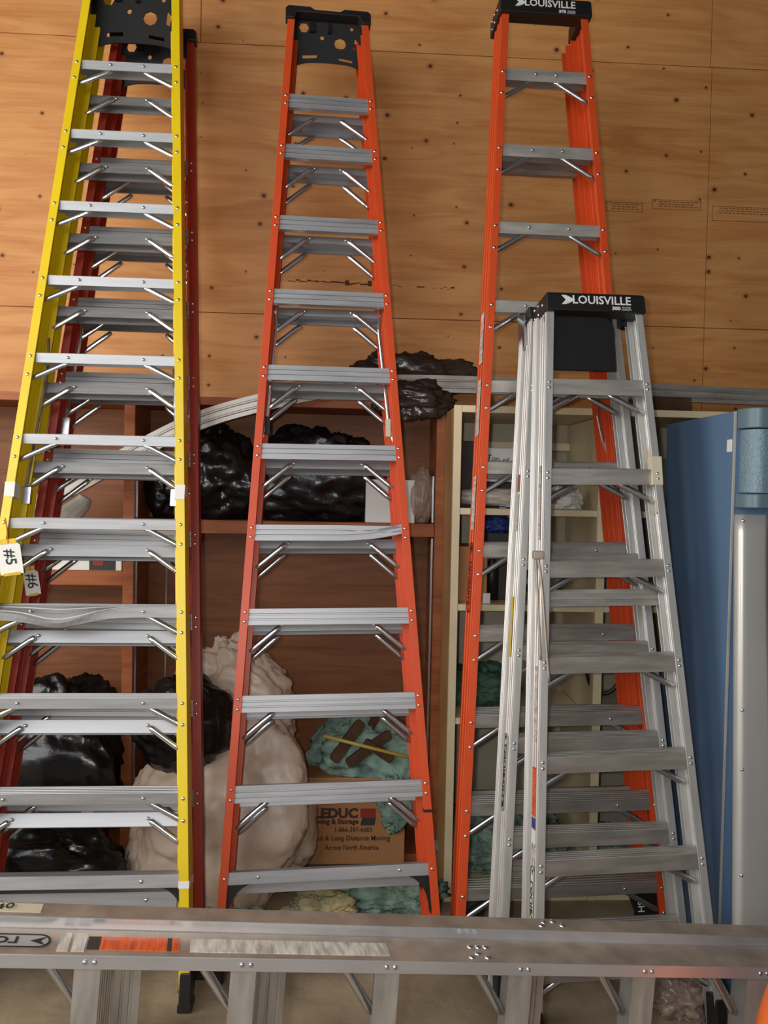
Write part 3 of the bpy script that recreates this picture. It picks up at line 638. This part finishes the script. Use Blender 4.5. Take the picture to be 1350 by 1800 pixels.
# ------------------------------------------------------------------ boxes and loose things on the brown shelf
tag(obj('white_box', MB().box(.10, .315, 3.455, 3.6, 1.5125, 1.70), M['white'], bevel=.003), 'white cardboard box on the middle shelf behind the orange ladder', 'box')
bx = obj('sign_board', MB().box(-1.30, -.935, 3.44, 3.56, 1.2885, 1.35), M['white'], bevel=.002); tag(bx, 'white carton with red and dark end on the left shelf', 'box')
obj('printed_end', MB().box(-1.07, -.96, 3.4385, 3.4395, 1.29, 1.348), M['darkgrey'], bx); obj('printed_end', MB().box(-1.055, -1.01, 3.437, 3.4383, 1.31, 1.335), M['red_ink'], bx)
rl = obj('tool_bracket', MB().tube([(-1.20, 3.47, 1.46), (-1.16, 3.47, 1.53), (-1.115, 3.48, 1.57), (-1.10, 3.48, 1.6)], [.035, .05, .04, .03], 12, .5).box(-1.16, -1.12, 3.46, 3.49, 1.40, 1.50).box(-1.28, -1.05, 3.45, 3.52, 1.352, 1.40), M['grey'], bevel=.004)
tag(rl, 'pale grey cast bracket standing on the carton at the left shelf', 'bracket')
obj('hole_shade', MB().tube([(-1.175, 3.436, 1.49), (-1.175, 3.45, 1.49)], .022, 14), M['black'], rl)  # solid black disc, its colour stands for the shade in the opening

# ------------------------------------------------------------------ moving box, insulation, foam, cane
mb_ = obj('moving_box', MB().box(-.13, .29, 3.325, 3.60, .071, .44), M['card'], bevel=.004); tag(mb_, 'brown printed moving carton on the floor behind the middle ladder', 'box')
tx = lambda s, x, z, size, ink='brown_ink', sx=1., b=0: text('lettering', s, size, M[ink], mb_, FRONT(x, 3.3244, z), sx, bold=b)
tw_ = lambda s, x, z, size, wd, b: text('lettering', s, size, M['brown_ink'], mb_, FRONT(x, 3.3244, z), bold=b, width=wd)
tw_('LEDUC', -.003, .288, .056, .185, .003); tw_('Moving & Storage', -.01, .254, .03, .205, .0014)
tw_('1-866-387-6683', .071, .219, .029, .155, .0006); tw_('Local & Long Distance Moving', .057, .183, .029, .34, .0006); tw_('Across North America', .067, .143, .029, .228, .0006)
obj('printed_logo', MB().box(.10, .165, 3.3238, 3.3248, .272, .31), M['red_ink'], mb_); obj('printed_logo', MB().loft([[(.10, y, .238), (.16, y, .238), (.166, y, .271), (.108, y, .271)] for y in (3.3238, 3.3248)]), M['darkgrey'], mb_)
blob('insulation_batt', 'green fluffy insulation heaped on the moving carton', 'insulation', (.12, 3.47, .50), (.22, .14, .13), 'insul', 21, .3, .12, 1, 1, .06)
blob('insulation_batt', 'green insulation tuft hanging over the carton front', 'insulation', (.245, 3.30, .34), (.06, .025, .10), 'insul', 22, .3, .2, 1, .9)
blob('insulation_batt', 'green insulation wad on the floor beneath the middle ladder', 'insulation', (.20, 3.09, .06), (.19, .08, .07), 'insul', 23, .3, .2, 1, 1, .059)
blob('insulation_batt', 'cream insulation lump on the floor near the middle ladder foot', 'insulation', (-.05, 3.0, .05), (.12, .07, .06), 'insul2', 24, .3, .2, 1, 1, .049)
blob('insulation_batt', 'small green insulation wad on the floor by the red ladder', 'insulation', (-.39, 2.98, .04), (.10, .07, .05), 'insul', 25, .3, .2, 1, 1, .039)
def stickbar(name, label, cat, a, b, wd, hh, m, group=None):
    a, b = Vector(a), Vector(b); d = (b-a).normalized(); s = d.cross(Vector((0, 1, 0))).normalized(); n = s.cross(d)
    rg = lambda p, q: [p+s*wd*q+n*hh*q, p-s*wd*q+n*hh*q, p-s*wd*q-n*hh*q, p+s*wd*q-n*hh*q]
    o = obj(name, MB().loft([rg(a, .7), rg(a+d*.01, 1), rg((a+b)/2+n*.004, 1.05), rg(b-d*.01, 1), rg(b, .7)]), M[m], bevel=.004); return tag(o, label, cat, group)
stickbar('foam_strip', 'longest brown foam strip on the insulation, sloping up to the right', 'foam strip', (-.02, 3.30, .52), (.10, 3.36, .67), .022, .016, 'foam', 'brown foam strips on the insulation')
stickbar('foam_strip', 'brown foam strip under the cane, second from the left', 'foam strip', (.04, 3.29, .51), (.22, 3.34, .625), .02, .015, 'foam', 'brown foam strips on the insulation')
stickbar('foam_strip', 'short brown foam strip standing at the top of the insulation', 'foam strip', (.13, 3.40, .62), (.165, 3.42, .68), .018, .015, 'foam', 'brown foam strips on the insulation')
stickbar('foam_strip', 'brown foam strip sloping down right below the yellow cane', 'foam strip', (.11, 3.31, .60), (.23, 3.30, .525), .018, .014, 'foam', 'brown foam strips on the insulation')
tag(obj('cane', MB().tube([(-.06, 3.27, .635), (.08, 3.27, .60), (.30, 3.27, .545)], .0075, 8), M['stick'], None, True), 'thin yellow cane lying across the brown foam strips', 'cane')

# ------------------------------------------------------------------ things in the cream shelves
def sbox(name, label, cat, x0, x1, y0, y1, z0, z1, m): return tag(obj(name, MB().box(x0, x1, y0, y1, z0, z1), M[m], bevel=.003), label, cat)
sbox('storage_box', 'tall charcoal box at the left end of the top cream shelf', 'box', .48, .565, 3.35, 3.55, 1.5895, 1.87, 'darkgrey')
pp = sbox('paper_sheet', 'handwritten grey paper propped on the top cream shelf', 'paper', .57, .74, 3.40, 3.415, 1.70, 1.845, 'white')
text('handwriting', 'Top of\nRack', .035, M['ink'], pp, Matrix.Translation((.66, 3.3985, 1.78)) @ Matrix.Rotation(.15, 4, 'Y') @ FRONT(0, 0, 0), 1.)
sbox('storage_box', 'grey carton under the propped paper on top cream shelf', 'box', .575, .76, 3.42, 3.6, 1.5895, 1.76, 'darkgrey')
tag(obj('paper_roll', MB().tube([(.49, 3.27, 1.633), (.6, 3.265, 1.635), (.8, 3.26, 1.632), (.88, 3.255, 1.632)], [.03, .036, .038, .034], 12), M['paper'], None, True), 'crumpled brown paper roll lying on the top cream shelf', 'roll')
blob('paper_packet', 'white crumpled packet at the right on the top cream shelf', 'packet', (.915, 3.28, 1.628), (.07, .04, .045), 'white', 31, .25, .2, 1, 1, .038)
fork = obj('metal_fork', MB().box(.655, .69, 3.17, 3.178, 1.596, 1.606), M['zinc'])
for i in range(4): obj('tine', MB().box(.63, .656, 3.17, 3.176, 1.591+i*.008, 1.595+i*.008), M['zinc'], fork)
tag(fork, 'small steel fork at the front of the top cream shelf', 'fork')
stickbar('cardboard_piece', 'torn tan cardboard piece leaning in the top cream shelf', 'cardboard', (.935, 3.5, 1.592), (.935, 3.52, 1.79), .04, .004, 'card')
stickbar('torn_felt', 'torn charcoal felt sheet leaning in the top cream shelf', 'felt', (.87, 3.45, 1.592), (.855, 3.47, 1.82), .05, .004, 'darkgrey')
sbox('storage_box', 'tan carton at the left of the second cream shelf', 'box', .475, .60, 3.24, 3.45, 1.2045, 1.43, 'card')
tag(obj('spray_bottle', MB().tube([(.63, 3.30, 1.205), (.63, 3.30, 1.35), (.63, 3.30, 1.38), (.63, 3.30, 1.43)], [.03, .03, .012, .012], 12), M['black'], None, True), 'black bottle beside the tan carton on the second cream shelf', 'bottle')
tag(obj('white_tag', MB().box(.575, .605, 3.19, 3.20, 1.2045, 1.245), M['white']), 'tiny white card standing before the tan carton', 'card')
blob('blue_cloth', 'blue crumpled cloth high on the second cream shelf', 'cloth', (.65, 3.34, 1.52), (.065, .05, .03), 'blue_cloth', 33, .3, .2)
sbox('storage_box', 'grey carton holding the blue cloth on the second cream shelf', 'box', .61, .72, 3.29, 3.45, 1.205, 1.485, 'darkgrey')
tag(obj('work_boot', MB().tube([(.80, 3.33, 1.24), (.86, 3.3, 1.235), (.93, 3.27, 1.23), (.95, 3.26, 1.225)], [.025, .034, .026, .016], 10).tube([(.8, 3.33, 1.235), (.8, 3.34, 1.33)], [.03, .032], 10), M['black'], None, True), 'old black boot on the right of the second cream shelf', 'boot')
tag(obj('cable_coil', MB().tube([(1.09+.07*math.cos(t*.5)*(1+.03*t/20), 3.22+.01*math.sin(t), .95+.12*math.sin(t*.5)) for t in range(40)], .007, 6), M['black'], None, True), 'black cable loop hanging in the right bay of cream shelves', 'cable')
blob('tarp_bundle', 'green folded tarp on the lowest cream shelf', 'tarp', (.62, 3.40, .82), (.14, .12, .085), 'green', 35, .2, .15, 1, 1, .073)
blob('insulation_batt', 'green insulation pile on the bottom of the cream shelves', 'insulation', (.72, 3.4, .14), (.22, .15, .13), 'insul', 36, .25, .2, 1, 1, .113)
blob('insulation_batt', 'green insulation scraps in the bottom right bay of cream shelves', 'insulation', (1.25, 3.38, .10), (.17, .13, .08), 'insul', 37, .25, .2, 1, 1, .073)

# ------------------------------------------------------------------ tags, ties, cords, small things
def hang_tag(label, c, wd, hh, s, yw, m_edge='yellow_sticker', rot=90):
    M0 = Matrix.Translation(c) @ Matrix.Rotation(yw, 4, 'Z') @ Matrix.Rotation(R(-8), 4, 'Y')
    r = empty('paper_tag', mtx=M0); tag(r, label, 'tag')
    plate('card', [(-wd/2, -hh/2), (wd/2, -hh/2), (wd/2, hh/2-.02), (wd/2-.02, hh/2), (-wd/2+.02, hh/2), (-wd/2, hh/2-.02)], [], .002, M['white'], r, FRONT(0, 0, 0))
    for z0, z1 in ((hh/2-.012, hh/2+.004), (-hh/2-.004, -hh/2+.006)): obj('yellow_border', MB().box(-wd/2+.01, wd/2-.01, -.0025, .0005, z0, z1), M[m_edge], r)
    text('handwriting', s, .05, M['ink'], r, FRONT(0, -.0022, 0) @ Matrix.Rotation(R(-rot), 4, 'Z'), 1., bold=.0005)
    obj('string', MB().tube([(0, -.002, hh/2-.01), (.004, -.004, hh/2+.04), (0, .0, hh/2+.075)], .002, 6), M['orange'], r)
hang_tag('white card tag marked number five hanging from the yellow ladder', (-1.106, 2.72, 1.404), .075, .115, '#5', 0)
hang_tag('white card tag marked number six behind the yellow ladder', (-1.115, 2.93, 1.30), .05, .10, '#6', .3)
for i, (lab, pts) in enumerate((('short rusty wire tie hanging from clip on the silver ladders', [(.598, 2.43, 1.465), (.605, 2.425, 1.37), (.612, 2.42, 1.25), (.618, 2.41, 1.14)]),
                 ('long rusty wire tie hanging from clip on the silver ladders', [(.606, 2.43, 1.465), (.618, 2.42, 1.37), (.632, 2.405, 1.20), (.642, 2.395, 1.075)]))):
    o = tag(obj('wire_tie', MB().tube(smooth_path(pts, 6), .0042, 8), M['alu_old'], None, True), lab, 'wire', 'wire ties on the silver ladders')
    if i == 0: obj('clip', MB().box(.590, .622, 2.415, 2.44, 1.45, 1.475), M['alu_old'], o, bevel=.002)
tag(obj('cord', MB().tube(smooth_path([(-.455, 2.49, .26), (-.43, 2.54, .26), (-.42, 2.56, .16), (-.425, 2.56, .12), (-.40, 2.58, .22), (-.385, 2.59, .16), (-.375, 2.60, .10)], 6), .005, 8), M['cable'], None, True), 'white cord knotted round the foot of the yellow ladder', 'cord')
tag(obj('cord', MB().tube(smooth_path([(.345, 2.67, .10), (.37, 2.65, .13), (.40, 2.66, .18), (.41, 2.67, .12), (.395, 2.67, .07)], 6), .006, 8), M['cable'], None, True), 'white cord knotted round the right foot of middle ladder', 'cord')
jug = blob('plastic_jug', 'rounded orange plastic jug cut off by the lower right corner', 'jug', (1.018, 1.61, .36), (.125, .125, .36), 'orange_plastic', 41, .02, .0, .9, 1, .358)
